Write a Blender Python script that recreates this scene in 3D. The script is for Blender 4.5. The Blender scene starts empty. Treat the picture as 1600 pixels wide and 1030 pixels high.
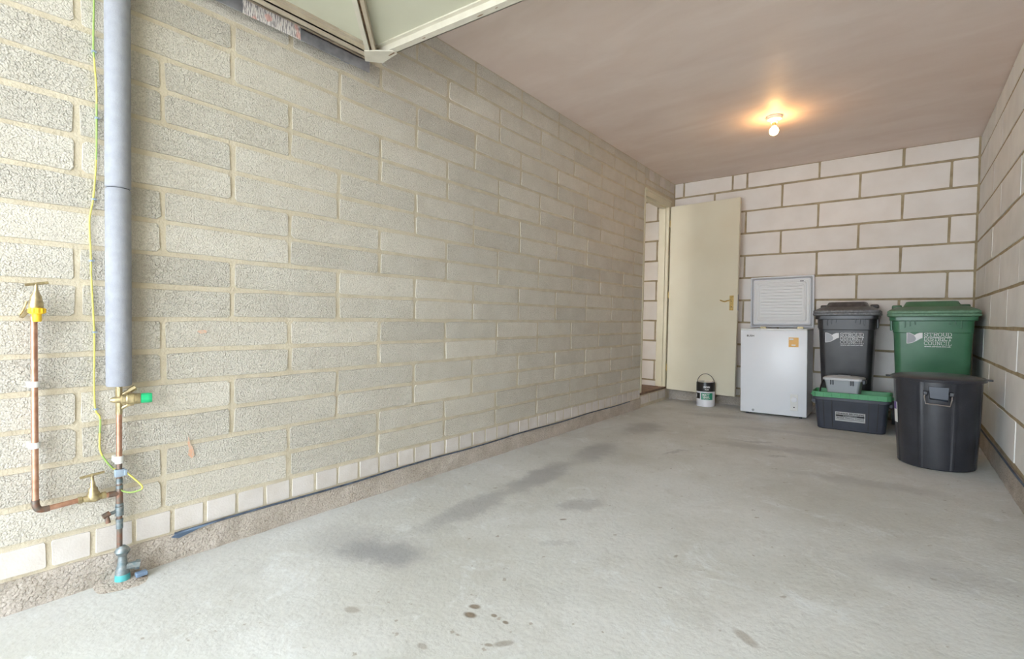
import bpy, bmesh, math, random
from mathutils import Vector, Matrix, noise
random.seed(7)
S = bpy.context.scene
COL = S.collection
PI = math.pi

# ------------------------------------------------------------------ camera
F_PX, YAW, PITCH, ROLL = 759.55, 0.67258, -0.026486, 0.017235
cam_d = bpy.data.cameras.new('camera'); cam = bpy.data.objects.new('camera', cam_d); COL.objects.link(cam)
cam_d.sensor_width = 36; cam_d.lens = F_PX * 36 / 1600; cam_d.clip_start = 0.02
c, s = math.cos(YAW), math.sin(YAW); cp, sp = math.cos(PITCH), math.sin(PITCH); cr, sr = math.cos(ROLL), math.sin(ROLL)
fw = Vector((-s, c, 0)); rt = Vector((c, s, 0)); up = Vector((0, 0, 1))
FW = cp * fw + sp * up; U2 = -sp * fw + cp * up
R3 = cr * rt + sr * U2; U3 = -sr * rt + cr * U2
m3 = Matrix((R3, U3, -FW)).transposed()
cam.matrix_world = Matrix.Translation((2.01558, 0, 0.89447)) @ m3.to_4x4()
S.camera = cam
# ------------------------------------------------------------------ sky, exposure
S.view_settings.view_transform = 'Standard'; S.view_settings.look = 'None'
S.view_settings.gamma = 1; S.view_settings.use_curve_mapping = False
S.view_settings.exposure = 2.93
w = bpy.data.worlds.new('world'); S.world = w; w.use_nodes = True
bg = w.node_tree.nodes['Background']
bg.inputs[0].default_value = (0.80, 0.90, 1.0, 1); bg.inputs[1].default_value = 1.3

sun_d = bpy.data.lights.new('sun', 'SUN'); sun_d.energy = 5.0; sun_d.angle = .01; sun_d.color = (1, .97, .92)
sun = bpy.data.objects.new('sun', sun_d); COL.objects.link(sun)
sun.rotation_euler = Vector((.75, .25, 1.0)).to_track_quat('Z', 'Y').to_euler()   # high over the roof: added so the sunlit driveway bounces light onto the ceiling

BULB_W = 15.0
W, YB, H, YF = 2.49, 5.415, 2.408, -1.6     # room width, back wall, ceiling, open front

# ------------------------------------------------------------------ materials
def lin(c):
    return tuple(((v / 12.92) if v <= 0.04045 else ((v + 0.055) / 1.055) ** 2.4) for v in c) + (1,)
MATS = {}
def mat(name, col, rough=0.6, metal=0.0, col2=None, nscale=30, bump=0.0, bscale=80, emit=None, estr=0, spec=0.5, contrast=(0.35, 0.65), detail=6, rnd=0.0, pits=None, coat=0):
    """col, col2 are sRGB 0-1. Noise mixes them, bump gives relief, rnd varies brightness per object."""
    if name in MATS: return MATS[name]
    m = bpy.data.materials.new(name); m.use_nodes = True; nt = m.node_tree; N = nt.nodes; L = nt.links
    b = N['Principled BSDF']; b.inputs['Roughness'].default_value = rough; b.inputs['Metallic'].default_value = metal
    b.inputs['Specular IOR Level'].default_value = spec; b.inputs['Coat Weight'].default_value = coat
    tc = N.new('ShaderNodeTexCoord'); oi = N.new('ShaderNodeObjectInfo')
    add = N.new('ShaderNodeVectorMath'); add.operation = 'MULTIPLY_ADD'
    cmb = N.new('ShaderNodeCombineXYZ')
    for i in range(3): L.new(oi.outputs['Random'], cmb.inputs[i])
    add.inputs[1].default_value = (37, 51, 73); L.new(cmb.outputs[0], add.inputs[0]); L.new(tc.outputs['Object'], add.inputs[2])
    vec = add.outputs[0]
    src = None
    if col2 is not None:
        n = N.new('ShaderNodeTexNoise'); n.inputs['Scale'].default_value = nscale; n.inputs['Detail'].default_value = detail; L.new(vec, n.inputs['Vector'])
        mr = N.new('ShaderNodeMapRange'); mr.inputs[1].default_value = contrast[0]; mr.inputs[2].default_value = contrast[1]; L.new(n.outputs[0], mr.inputs[0])
        mx = N.new('ShaderNodeMix'); mx.data_type = 'RGBA'; mx.inputs[6].default_value = lin(col); mx.inputs[7].default_value = lin(col2)
        L.new(mr.outputs[0], mx.inputs[0]); src = mx.outputs[2]
    height = None
    if pits:
        v = N.new('ShaderNodeTexVoronoi'); v.inputs['Scale'].default_value = pits[0]; L.new(vec, v.inputs['Vector'])
        n2 = N.new('ShaderNodeTexNoise'); n2.inputs['Scale'].default_value = pits[0] * .55; n2.inputs['Detail'].default_value = 8; n2.inputs['Roughness'].default_value = .7; L.new(vec, n2.inputs['Vector'])
        mr2 = N.new('ShaderNodeMapRange'); mr2.inputs[1].default_value = pits[1]; mr2.inputs[2].default_value = pits[1] + .13; L.new(n2.outputs[0], mr2.inputs[0])
        pc = N.new('ShaderNodeMix'); pc.data_type = 'RGBA'; pc.blend_type = 'MIX'
        dark = N.new('ShaderNodeMix'); dark.data_type = 'RGBA'; dark.blend_type = 'MULTIPLY'; dark.inputs[0].default_value = 1; dark.inputs[7].default_value = (pits[2], pits[2], pits[2] * .95, 1)
        if src: L.new(src, dark.inputs[6]); L.new(src, pc.inputs[7])
        else: dark.inputs[6].default_value = lin(col); pc.inputs[7].default_value = lin(col)
        L.new(dark.outputs[2], pc.inputs[6]); L.new(mr2.outputs[0], pc.inputs[0]); src = pc.outputs[2]
        ma = N.new('ShaderNodeMath'); ma.operation = 'MULTIPLY_ADD'; ma.inputs[1].default_value = -.8; L.new(v.outputs['Distance'], ma.inputs[0]); L.new(mr2.outputs[0], ma.inputs[2]); height = ma.outputs[0]
    if rnd:
        hsv = N.new('ShaderNodeHueSaturation'); mr3 = N.new('ShaderNodeMapRange'); mr3.inputs[3].default_value = 1 - rnd; mr3.inputs[4].default_value = 1 + rnd
        L.new(oi.outputs['Random'], mr3.inputs[0]); L.new(mr3.outputs[0], hsv.inputs['Value'])
        if src: L.new(src, hsv.inputs['Color'])
        else: hsv.inputs['Color'].default_value = lin(col)
        src = hsv.outputs[0]
    if src: L.new(src, b.inputs['Base Color'])
    else: b.inputs['Base Color'].default_value = lin(col)
    if bump:
        if height is None:
            n3 = N.new('ShaderNodeTexNoise'); n3.inputs['Scale'].default_value = bscale; n3.inputs['Detail'].default_value = 8; L.new(vec, n3.inputs['Vector']); height = n3.outputs[0]
        bp = N.new('ShaderNodeBump'); bp.inputs['Strength'].default_value = 1; bp.inputs['Distance'].default_value = bump
        L.new(height, bp.inputs['Height']); L.new(bp.outputs[0], b.inputs['Normal'])
    if emit: b.inputs['Emission Color'].default_value = lin(emit); b.inputs['Emission Strength'].default_value = estr
    MATS[name] = m; return m

M = dict(
 small=mat('pale_coursing_block', (.87,.845,.825), .95, col2=(.83,.80,.77), nscale=12, bump=.001, bscale=150, rnd=.05, spec=.15),
 mortar=mat('sand_mortar', (.84,.80,.715), .95, col2=(.79,.745,.655), nscale=14, bump=.003, bscale=120, spec=.1),
 mortar_w=mat('brown_grey_mortar', (.72,.66,.55), .95, col2=(.63,.575,.47), nscale=14, bump=.003, bscale=120, spec=.1),
 aerated=mat('aerated_block', (.94,.92,.90), .95, col2=(.915,.89,.865), nscale=5, bump=.0012, bscale=170, rnd=.03, spec=.15),
 aerated_r=mat('aerated_block_side', (.92,.915,.905), .95, col2=(.885,.88,.87), nscale=5, bump=.0012, bscale=170, rnd=.03, spec=.15),
 dpc=mat('damp_proof_strip', (.36,.41,.49), .5, col2=(.25,.28,.33), nscale=30),
 cream=mat('cream_gloss_paint', (.86,.835,.74), .35, col2=(.84,.81,.71), nscale=5),
 leaf=mat('cream_door_paint', (.875,.85,.765), .45, col2=(.86,.83,.74), nscale=3),
 brass=mat('polished_brass', (.84,.74,.50), .3, .9, col2=(.74,.63,.40), nscale=60),
 dull_brass=mat('dull_brass', (.80,.74,.58), .42, .85, col2=(.66,.60,.48), nscale=90),
 copper=mat('copper_tube', (.83,.66,.57), .42, .85, col2=(.74,.56,.47), nscale=50),
 old_copper=mat('tarnished_copper', (.58,.43,.36), .5, .8, col2=(.50,.47,.44), nscale=60),
 solder=mat('grey_solder', (.62,.63,.63), .5, .6, col2=(.45,.52,.54), nscale=80),
 steel=mat('galvanised_steel', (.70,.71,.74), .45, .7, col2=(.60,.61,.64), nscale=25),
 chrome=mat('chrome_wire', (.80,.80,.82), .25, 1),
 foam=mat('pipe_foam', (.62,.63,.66), .85, col2=(.59,.60,.63), nscale=40, bump=.0008, bscale=250),
 foam_d=mat('foam_seam', (.25,.26,.28), .9),
 white=mat('white_enamel', (.93,.94,.96), .3), white2=mat('white_plastic', (.89,.89,.88), .4),
 liner=mat('white_liner_plastic', (.90,.905,.905), .45),
 gasket=mat('grey_gasket', (.66,.67,.69), .6),
 grey=mat('mid_grey_plastic', (.66,.68,.70), .45), dgrey=mat('dark_grey_plastic', (.30,.32,.35), .4),
 binblk=mat('charcoal_bin_plastic', (.165,.165,.18), .30, col2=(.215,.215,.225), nscale=9, bump=.0004, bscale=300),
 lidblk=mat('charcoal_lid_plastic', (.27,.26,.265), .42, col2=(.40,.39,.39), nscale=30, contrast=(.45,.8)),
 bingrn=mat('green_bin_plastic', (.22,.42,.30), .30, col2=(.27,.47,.35), nscale=7, bump=.0004, bscale=300),
 lidgrn=mat('green_lid_plastic', (.30,.46,.34), .42, col2=(.26,.42,.30), nscale=12),
 dust=mat('black_dustbin_plastic', (.165,.17,.195), .33, col2=(.21,.215,.24), nscale=10, bump=.0006, bscale=200),
 skirt=mat('dusty_lid_edge', (.50,.50,.51), .5, col2=(.36,.36,.37), nscale=60), skirtg=mat('dusty_green_lid_edge', (.42,.56,.46), .5, col2=(.34,.49,.38), nscale=60),
 boxblk=mat('black_crate_plastic', (.175,.19,.235), .36, col2=(.215,.23,.275), nscale=8),
 boxgrn=mat('bright_green_plastic', (.32,.62,.43), .45, col2=(.38,.66,.48), nscale=15),
 ink=mat('white_print', (.93,.93,.93), .5), ink2=mat('faded_white_print', (.66,.67,.69), .5), blk=mat('black_print', (.10,.10,.11), .5),
 gink=mat('grey_print', (.45,.45,.47), .5),
 orange=mat('orange_sticker', (.95,.76,.45), .5, col2=(.93,.70,.36), nscale=8),
 tin_w=mat('tin_white', (.93,.93,.95), .35), tin_b=mat('tin_black', (.13,.13,.14), .35), tin_g=mat('tin_green', (.18,.58,.46), .4),
 yellow=mat('yellow_plastic', (.97,.80,.20), .4), green=mat('green_cap_plastic', (.13,.72,.47), .35), turq=mat('turquoise_plastic', (.35,.72,.74), .5), blue=mat('slate_blue_plastic', (.48,.56,.66), .5),
 cyel=mat('yellow_sheath', (.86,.82,.42), .45), cgrn=mat('green_sheath', (.62,.74,.40), .45), clipg=mat('grey_clip', (.62,.68,.74), .5),
 skin=mat('olive_panel_paint', (.80,.80,.72), .5, col2=(.78,.78,.70), nscale=4),
 rail=mat('cream_peeling_paint', (.84,.82,.76), .5, col2=(.80,.78,.72), nscale=14),
 railb=mat('dusty_cream_rail', (.74,.70,.62), .6, col2=(.69,.64,.56), nscale=14),
 rust=mat('brown_rust', (.55,.44,.32), .8, col2=(.45,.35,.26), nscale=60),
 wood=mat('dusty_brown_wood', (.55,.44,.36), .8, col2=(.45,.36,.30), nscale=20),
 chalk=mat('orange_chalk', (.87,.68,.56), .9, col2=(.80,.72,.65), nscale=120),
 bulb=mat('glowing_bulb', (1,.95,.85), .4, emit=(1,.76,.46), estr=BULB_W),
 purple=mat('purple_print', (.45,.35,.62), .5),
 drive=mat('pale_driveway', (.72,.72,.72), .9, col2=(.66,.66,.66), nscale=3),
)

def block_mat(name, c1, c2, c3, sc, dist, rnd):
    m = bpy.data.materials.new(name); m.use_nodes = True; nt = m.node_tree; N = nt.nodes; L = nt.links; b = N['Principled BSDF']
    b.inputs['Roughness'].default_value = .95; b.inputs['Specular IOR Level'].default_value = .15
    tc = N.new('ShaderNodeTexCoord'); oi = N.new('ShaderNodeObjectInfo')
    ad = N.new('ShaderNodeVectorMath'); ad.operation = 'ADD'; cm = N.new('ShaderNodeCombineXYZ')
    mu = N.new('ShaderNodeMath'); mu.operation = 'MULTIPLY'; mu.inputs[1].default_value = 83; L.new(oi.outputs['Random'], mu.inputs[0])
    for i in range(3): L.new(mu.outputs[0], cm.inputs[i])
    L.new(tc.outputs['Object'], ad.inputs[0]); L.new(cm.outputs[0], ad.inputs[1]); v = ad.outputs[0]
    big = RNG(N, L, NZ(N, L, v, 7, 6, .6), .36, .64)
    col = MIX(N, L, big, lin(c1), lin(c2))
    vo = N.new('ShaderNodeTexVoronoi'); vo.inputs['Scale'].default_value = sc; vo.inputs['Randomness'].default_value = 1; L.new(v, vo.inputs['Vector'])
    grit = NZ(N, L, v, sc*1.4, 8, .75)
    coarse = NZ(N, L, v, sc*.45, 6, .7)
    # small open voids between the aggregate
    void = RNG(N, L, vo.outputs['Distance'], .50, .72)
    vm = N.new('ShaderNodeMath'); vm.operation = 'MULTIPLY'; L.new(void, vm.inputs[0]); L.new(RNG(N, L, coarse, .42, .60), vm.inputs[1])
    col = MIX(N, L, RNG(N, L, grit, .42, .62, 0, .55), col, lin(c3))
    # per block: smooth faced or open textured
    r2 = N.new('ShaderNodeMath'); r2.operation = 'FRACT'; m7 = N.new('ShaderNodeMath'); m7.operation = 'MULTIPLY'; m7.inputs[1].default_value = 7.31; L.new(oi.outputs['Random'], m7.inputs[0]); L.new(m7.outputs[0], r2.inputs[0])
    rr = RNG(N, L, r2.outputs[0], 0, 1, .45, 1.0)
    h1 = N.new('ShaderNodeMath'); h1.operation = 'MULTIPLY_ADD'; L.new(vm.outputs[0], h1.inputs[0]); h1.inputs[1].default_value = -1.1; L.new(grit, h1.inputs[2])
    h2 = N.new('ShaderNodeMath'); h2.operation = 'MULTIPLY_ADD'; L.new(vo.outputs['Distance'], h2.inputs[0]); h2.inputs[1].default_value = -.5; L.new(h1.outputs[0], h2.inputs[2])
    h3 = N.new('ShaderNodeMath'); h3.operation = 'MULTIPLY_ADD'; L.new(coarse, h3.inputs[0]); h3.inputs[1].default_value = .7; L.new(h2.outputs[0], h3.inputs[2])
    h4 = N.new('ShaderNodeMath'); h4.operation = 'MULTIPLY'; L.new(h3.outputs[0], h4.inputs[0]); L.new(rr, h4.inputs[1])
    bp = N.new('ShaderNodeBump'); bp.inputs['Distance'].default_value = dist; L.new(h4.outputs[0], bp.inputs['Height']); L.new(bp.outputs[0], b.inputs['Normal'])
    hs = N.new('ShaderNodeHueSaturation'); L.new(col, hs.inputs['Color']); L.new(RNG(N, L, oi.outputs['Random'], 0, 1, 1-rnd, 1+rnd), hs.inputs['Value']); L.new(hs.outputs[0], b.inputs['Base Color'])
    return m
def world_mat(name, build):
    m = bpy.data.materials.new(name); m.use_nodes = True
    build(m.node_tree, m.node_tree.nodes, m.node_tree.links, m.node_tree.nodes['Principled BSDF']); return m
def NZ(N, L, vec, sc, det=6, rough=.55, dist=0):
    n = N.new('ShaderNodeTexNoise'); n.inputs['Scale'].default_value = sc; n.inputs['Detail'].default_value = det; n.inputs['Roughness'].default_value = rough; n.inputs['Distortion'].default_value = dist
    L.new(vec, n.inputs['Vector']); return n.outputs[0]
def RNG(N, L, x, a, b, c_=0, d=1, smooth=False):
    r = N.new('ShaderNodeMapRange'); r.inputs[1].default_value = a; r.inputs[2].default_value = b; r.inputs[3].default_value = c_; r.inputs[4].default_value = d
    if smooth: r.interpolation_type = 'SMOOTHSTEP'
    L.new(x, r.inputs[0]); return r.outputs[0]
def MIX(N, L, f, a, b):
    m = N.new('ShaderNodeMix'); m.data_type = 'RGBA'
    for i, v in ((0, f), (6, a), (7, b)):
        if hasattr(v, 'node'): L.new(v, m.inputs[i])
        else: m.inputs[i].default_value = v
    return m.outputs[2]
M['block'] = block_mat('rough_concrete_block', (.895,.872,.825), (.86,.835,.785), (.67,.64,.59), 185, .0034, .05)
M['plinth'] = block_mat('rough_footing_concrete', (.86,.82,.78), (.77,.73,.68), (.56,.50,.44), 120, .005, 0)
STAINS = [(.54,1.11,.17,.10,.3,.8),(.45,1.10,.30,.16,.3,.4),(.50,1.60,.09,.32,.06,.6),(.48,2.2,.10,.40,.05,.7),(.47,2.87,.13,.30,.1,.65),(.42,3.75,.16,.30,0,.6),(.873,1.97,.13,.07,.9,.5),
          (1.043,1.065,.022,.014,.4,.9),(1.061,1.026,.024,.016,.2,1),(1.117,1.067,.012,.009,0,.9),(1.164,1.063,.012,.008,0,.9),(1.218,.989,.034,.014,.9,.6),(1.19,.96,.014,.008,.5,.7),(1.715,1.417,.05,.02,-.6,.5),(.769,.825,.03,.018,.3,.5),(.90,1.78,.02,.008,.9,.8),(1.006,1.568,.07,.03,.8,.3),(1.057,.847,.02,.012,0,.5),(.889,3.2,.14,.025,1.2,.5),
          (1.23,3.83,.14,.03,.3,.5),(1.45,3.7,.5,.09,.2,.4),(1.436,3.46,.08,.025,.3,.5),(1.9,3.2,.4,.08,.1,.35),(1.35,4.3,.5,.08,.1,.35),(.8,4.7,.4,.12,.2,.4),(2.15,2.2,.25,.12,.3,.3)]
def b_floor(nt, N, L, b):
    tc = N.new('ShaderNodeTexCoord'); v = tc.outputs['Object']
    big = RNG(N, L, NZ(N, L, v, 1.3, 5, .55, .3), .36, .64)
    col = MIX(N, L, big, lin((.775,.775,.755)), lin((.845,.85,.845)))
    col = MIX(N, L, RNG(N, L, NZ(N, L, v, 4.5, 10, .72, .5), .50, .72, 0, .45), col, lin((.70,.695,.67)))
    col = MIX(N, L, RNG(N, L, NZ(N, L, v, 3.8, 12, .78, 1.0), .54, .70, 0, .75), col, lin((.90,.915,.925)))
    col = MIX(N, L, RNG(N, L, NZ(N, L, v, 70, 8, .7), .50, .78, 0, .35), col, lin((.62,.61,.58)))
    col = MIX(N, L, RNG(N, L, NZ(N, L, v, 26, 3, .5), .70, .74, 0, .6), col, lin((.56,.51,.45)))
    wob = N.new('ShaderNodeTexNoise'); wob.inputs['Scale'].default_value = 5; wob.inputs['Detail'].default_value = 8; wob.inputs['Roughness'].default_value = .72; L.new(v, wob.inputs['Vector'])
    wv = N.new('ShaderNodeVectorMath'); wv.operation = 'MULTIPLY_ADD'; L.new(wob.outputs['Color'], wv.inputs[0]); wv.inputs[1].default_value = (.28,.28,0); L.new(v, wv.inputs[2])
    for (x, y, a, bb, rot, st) in STAINS:
        k = min(1, a / .12)
        mp = N.new('ShaderNodeMapping'); mp.vector_type = 'TEXTURE'; L.new(wv.outputs[0] if a > .06 else v, mp.inputs[0])
        off = .14 if a > .06 else 0
        mp.inputs[1].default_value = (x + off, y + off, 0); mp.inputs[2].default_value = (0, 0, rot); mp.inputs[3].default_value = (a, bb, 1000)
        ln = N.new('ShaderNodeVectorMath'); ln.operation = 'LENGTH'; L.new(mp.outputs[0], ln.inputs[0])
        f = RNG(N, L, ln.outputs['Value'], .35 if a > .06 else .5, 1.25 if a > .06 else 1.1, st * 1.0, 0, True)
        col = MIX(N, L, f, col, lin((.60,.60,.605)) if a > .06 else lin((.52,.47,.41)))
    L.new(col, b.inputs['Base Color'])
    L.new(RNG(N, L, NZ(N, L, v, 3, 6), .35, .65, .42, .75), b.inputs['Roughness'])
    bp = N.new('ShaderNodeBump'); bp.inputs['Distance'].default_value = .0025; L.new(NZ(N, L, v, 45, 10, .65), bp.inputs['Height']); L.new(bp.outputs[0], b.inputs['Normal'])
M['floor'] = world_mat('worn_concrete_floor', b_floor)
def b_ceil(nt, N, L, b):
    tc = N.new('ShaderNodeTexCoord'); v = tc.outputs['Object']
    mp = N.new('ShaderNodeMapping'); L.new(v, mp.inputs[0]); mp.inputs[2].default_value = (0, 0, .5); mp.inputs[3].default_value = (1, 2.6, 1)
    n = NZ(N, L, mp.outputs[0], 1.6, 7, .6, .6)
    col = MIX(N, L, RNG(N, L, n, .35, .65), lin((.94,.875,.835)), lin((.91,.835,.79)))
    L.new(col, b.inputs['Base Color'])
    L.new(RNG(N, L, n, .35, .65, .48, .6), b.inputs['Roughness'])
    bp = N.new('ShaderNodeBump'); bp.inputs['Distance'].default_value = .002; L.new(NZ(N, L, mp.outputs[0], 4, 5), bp.inputs['Height']); L.new(bp.outputs[0], b.inputs['Normal'])
M['ceiling'] = world_mat('pink_plaster', b_ceil)
def b_label(nt, N, L, b):
    tc = N.new('ShaderNodeTexCoord'); mp = N.new('ShaderNodeMapping'); L.new(tc.outputs['Object'], mp.inputs[0])
    mp.inputs[3].default_value = (1, 260, 30)
    br = NZ(N, L, mp.outputs[0], 1.0, 2)
    col = MIX(N, L, RNG(N, L, br, .5, .56), lin((.90,.88,.86)), lin((.58,.56,.56)))
    n2 = NZ(N, L, tc.outputs['Object'], 22, 1); col = MIX(N, L, RNG(N, L, n2, .58, .64, 0, .5), col, lin((.86,.55,.48)))
    L.new(col, b.inputs['Base Color'])
M['label'] = world_mat('printed_label_lines', b_label)

# ------------------------------------------------------------------ mesh helpers
def empty(name, loc=(0,0,0), rot=(0,0,0)):
    o = bpy.data.objects.new(name, None); COL.objects.link(o); o.location = loc; o.rotation_euler = rot; o.empty_display_size = .05; return o
def tag(o, label=None, cat=None, group=None, kind=None):
    for k, v in (('label', label), ('category', cat), ('group', group), ('kind', kind)):
        if v: o[k] = v
    return o
def link(name, me, m, parent=None, loc=(0,0,0), rot=(0,0,0)):
    o = bpy.data.objects.new(name, me)
    if m is not None and not me.materials: me.materials.append(m)
    COL.objects.link(o); o.parent = parent; o.location = loc; o.rotation_euler = rot; return o
def fin(name, bm, m, parent=None, loc=(0,0,0), rot=(0,0,0), smooth=None):
    bmesh.ops.recalc_face_normals(bm, faces=bm.faces[:])
    me = bpy.data.meshes.new(name); bm.to_mesh(me); bm.free()
    if smooth:
        for p in me.polygons: p.use_smooth = True
        me.set_sharp_from_angle(angle=smooth)
    return link(name, me, m, parent, loc, rot)
def NB(): return bmesh.new()
def box(bm, x0, x1, y0, y1, z0, z1, bev=0, seg=2):
    r = bmesh.ops.create_cube(bm, size=1)
    for v in r['verts']: v.co = Vector(((x0+x1)/2 + v.co.x*(x1-x0), (y0+y1)/2 + v.co.y*(y1-y0), (z0+z1)/2 + v.co.z*(z1-z0)))
    if bev:
        es = list({e for v in r['verts'] for e in v.link_edges})
        bmesh.ops.bevel(bm, geom=es, offset=bev, segments=seg, affect='EDGES', profile=.5)
    return bm
def lathe(bm, prof, seg=32, mtx=None, cap=True):
    """prof: [(r, z)], about z"""
    rings = []
    for r, z in prof:
        if r < 1e-6: rings.append([bm.verts.new((0,0,z))])
        else: rings.append([bm.verts.new((r*math.cos(2*PI*i/seg), r*math.sin(2*PI*i/seg), z)) for i in range(seg)])
    for a, b in zip(rings, rings[1:]):
        for i in range(seg):
            j = (i+1) % seg
            if len(a) == 1 and len(b) == 1: continue
            if len(a) == 1: bm.faces.new((a[0], b[i], b[j]))
            elif len(b) == 1: bm.faces.new((a[i], a[j], b[0]))
            else: bm.faces.new((a[i], a[j], b[j], b[i]))
    if cap:
        for rr in (rings[0], rings[-1]):
            if len(rr) > 2: bm.faces.new(rr)
    if mtx is not None:
        for rr in rings:
            for v in rr: v.co = mtx @ v.co
    return bm
def axis(p, d):
    """matrix taking z axis to direction d at p"""
    return Matrix.Translation(p) @ Vector((0,0,1)).rotation_difference(Vector(d).normalized()).to_matrix().to_4x4()
def cyl(bm, p, q, r, r2=None, seg=20):
    p = Vector(p); q = Vector(q); l = (q-p).length
    return lathe(bm, [(r, 0), (r if r2 is None else r2, l)], seg, axis(p, q-p))
def smooth_path(pts, n=6):
    P = [Vector(p) for p in pts]; out = []
    for i in range(len(P)-1):
        p0 = P[max(i-1,0)]; p1 = P[i]; p2 = P[i+1]; p3 = P[min(i+2,len(P)-1)]
        for k in range(n):
            t = k/n
            out.append(.5*((2*p1)+(-p0+p2)*t+(2*p0-5*p1+4*p2-p3)*t*t+(-p0+3*p1-3*p2+p3)*t**3))
    out.append(P[-1]); return out
def tube(bm, pts, r, seg=10):
    P = [Vector(p) for p in pts]; rings = []; ref = None
    for i, p in enumerate(P):
        d = (P[min(i+1,len(P)-1)] - P[max(i-1,0)]).normalized()
        if ref is None: ref = d.orthogonal().normalized()
        ref = (ref - d*ref.dot(d)).normalized(); b = d.cross(ref)
        rings.append([bm.verts.new(p + r*(math.cos(2*PI*k/seg)*ref + math.sin(2*PI*k/seg)*b)) for k in range(seg)])
    for a, b in zip(rings, rings[1:]):
        for i in range(seg): bm.faces.new((a[i], a[(i+1)%seg], b[(i+1)%seg], b[i]))
    bm.faces.new(rings[0]); bm.faces.new(rings[-1]); return bm
def rrect(hx, hy, r, n=4):
    out = []
    for cx_, cy_, a0 in ((hx-r, hy-r, 0), (-hx+r, hy-r, PI/2), (-hx+r, -hy+r, PI), (hx-r, -hy+r, 1.5*PI)):
        for k in range(n+1):
            a = a0 + PI/2*k/n; out.append((cx_ + r*math.cos(a), cy_ + r*math.sin(a)))
    return out
def loft(bm, rings, cap0=True, cap1=True, closed=True):
    R = [[bm.verts.new(v) for v in r] for r in rings]
    n = len(R[0])
    for a, b in zip(R, R[1:]):
        for i in range(n if closed else n-1): bm.faces.new((a[i], a[(i+1)%n], b[(i+1)%n], b[i]))
    if cap0: bm.faces.new(R[0])
    if cap1: bm.faces.new(R[-1])
    return bm
def ring3(hx, hy, r, z, cy=0, n=4): return [(x, y+cy, z) for x, y in rrect(hx, hy, r, n)]
def prism(bm, poly, y0, y1):
    """poly in (x,z), extruded y0..y1"""
    a = [bm.verts.new((x, y0, z)) for x, z in poly]; b = [bm.verts.new((x, y1, z)) for x, z in poly]
    n = len(poly); bm.faces.new(a); bm.faces.new(b[::-1])
    for i in range(n): bm.faces.new((a[i], b[i], b[(i+1)%n], a[(i+1)%n]))
    return bm

# ------------------------------------------------------------------ lettering
GL = {  # slab-serif stroke letters on a 4 x 6 grid: lists of polylines
 'S': [[(3.8,4.4),(3.8,5.1),(3,5.8),(1,5.8),(.2,5),(.2,4),(.9,3.3),(3.1,2.7),(3.8,2),(3.8,1),(3,.2),(1,.2),(.2,.9),(.2,1.6)]],
 'T': [[(.1,4.3),(.1,5.8),(3.9,5.8),(3.9,4.3)],[(2,5.8),(2,.2)],[(1,.2),(3,.2)]],
 'R': [[(.7,.2),(.7,5.8)],[(0,5.8),(3,5.8),(3.7,5.1),(3.7,3.8),(3,3.1),(.7,3.1)],[(2.2,3.1),(3.4,.2),(4,.2)],[(0,.2),(1.5,.2)]],
 'O': [[(1.2,.2),(.2,1.4),(.2,4.6),(1.2,5.8),(2.8,5.8),(3.8,4.6),(3.8,1.4),(2.8,.2),(1.2,.2)]],
 'U': [[(.6,5.8),(.6,1.2),(1.4,.2),(2.8,.2),(3.5,1.2),(3.5,5.8)],[(0,5.8),(1.4,5.8)],[(2.8,5.8),(4.1,5.8)]],
 'D': [[(.6,.2),(.6,5.8)],[(0,5.8),(2.6,5.8),(3.8,4.5),(3.8,1.5),(2.6,.2),(0,.2)]],
 'I': [[(1,5.8),(1,.2)],[(.2,5.8),(1.8,5.8)],[(.2,.2),(1.8,.2)]],
 'C': [[(3.8,4.2),(3.8,5.8)],[(3.8,4.8),(2.9,5.8),(1.2,5.8),(.2,4.6),(.2,1.4),(1.2,.2),(2.8,.2),(3.8,1.2)]],
 'N': [[(.7,.2),(.7,5.8),(3.4,.2),(3.4,5.8)],[(0,5.8),(.8,5.8)],[(0,.2),(1.4,.2)],[(2.7,5.8),(4.1,5.8)]],
 'L': [[(.8,5.8),(.8,.2),(3.8,.2),(3.8,1.5)],[(.1,5.8),(1.6,5.8)],[(0,.2),(.8,.2)]],
}
def slab(bm, text, x0, z0, width, height, y, th=.68):
    adv = {'I': 2.0}; tot = sum(adv.get(ch, 4.0) + .85 for ch in text) - .85
    sx = width / tot; sz = height / 6; x = 0
    for ch in text:
        for pl in GL[ch]:
            for (ax, az), (bx, bz) in zip(pl, pl[1:]):
                a = Vector(((x+ax)*sx, az*sz)); b = Vector(((x+bx)*sx, bz*sz)); d = b - a
                if d.length < 1e-9: continue
                d.normalize(); hw = th*sz/2; n = Vector((-d.y, d.x))*hw; e = d*hw*.9
                q = [a-e+n, b+e+n, b+e-n, a-e-n]
                vs = [bm.verts.new((x0+p.x, y, z0+p.y)) for p in q]; bm.faces.new(vs)
        x += adv.get(ch, 4.0) + .85
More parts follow.
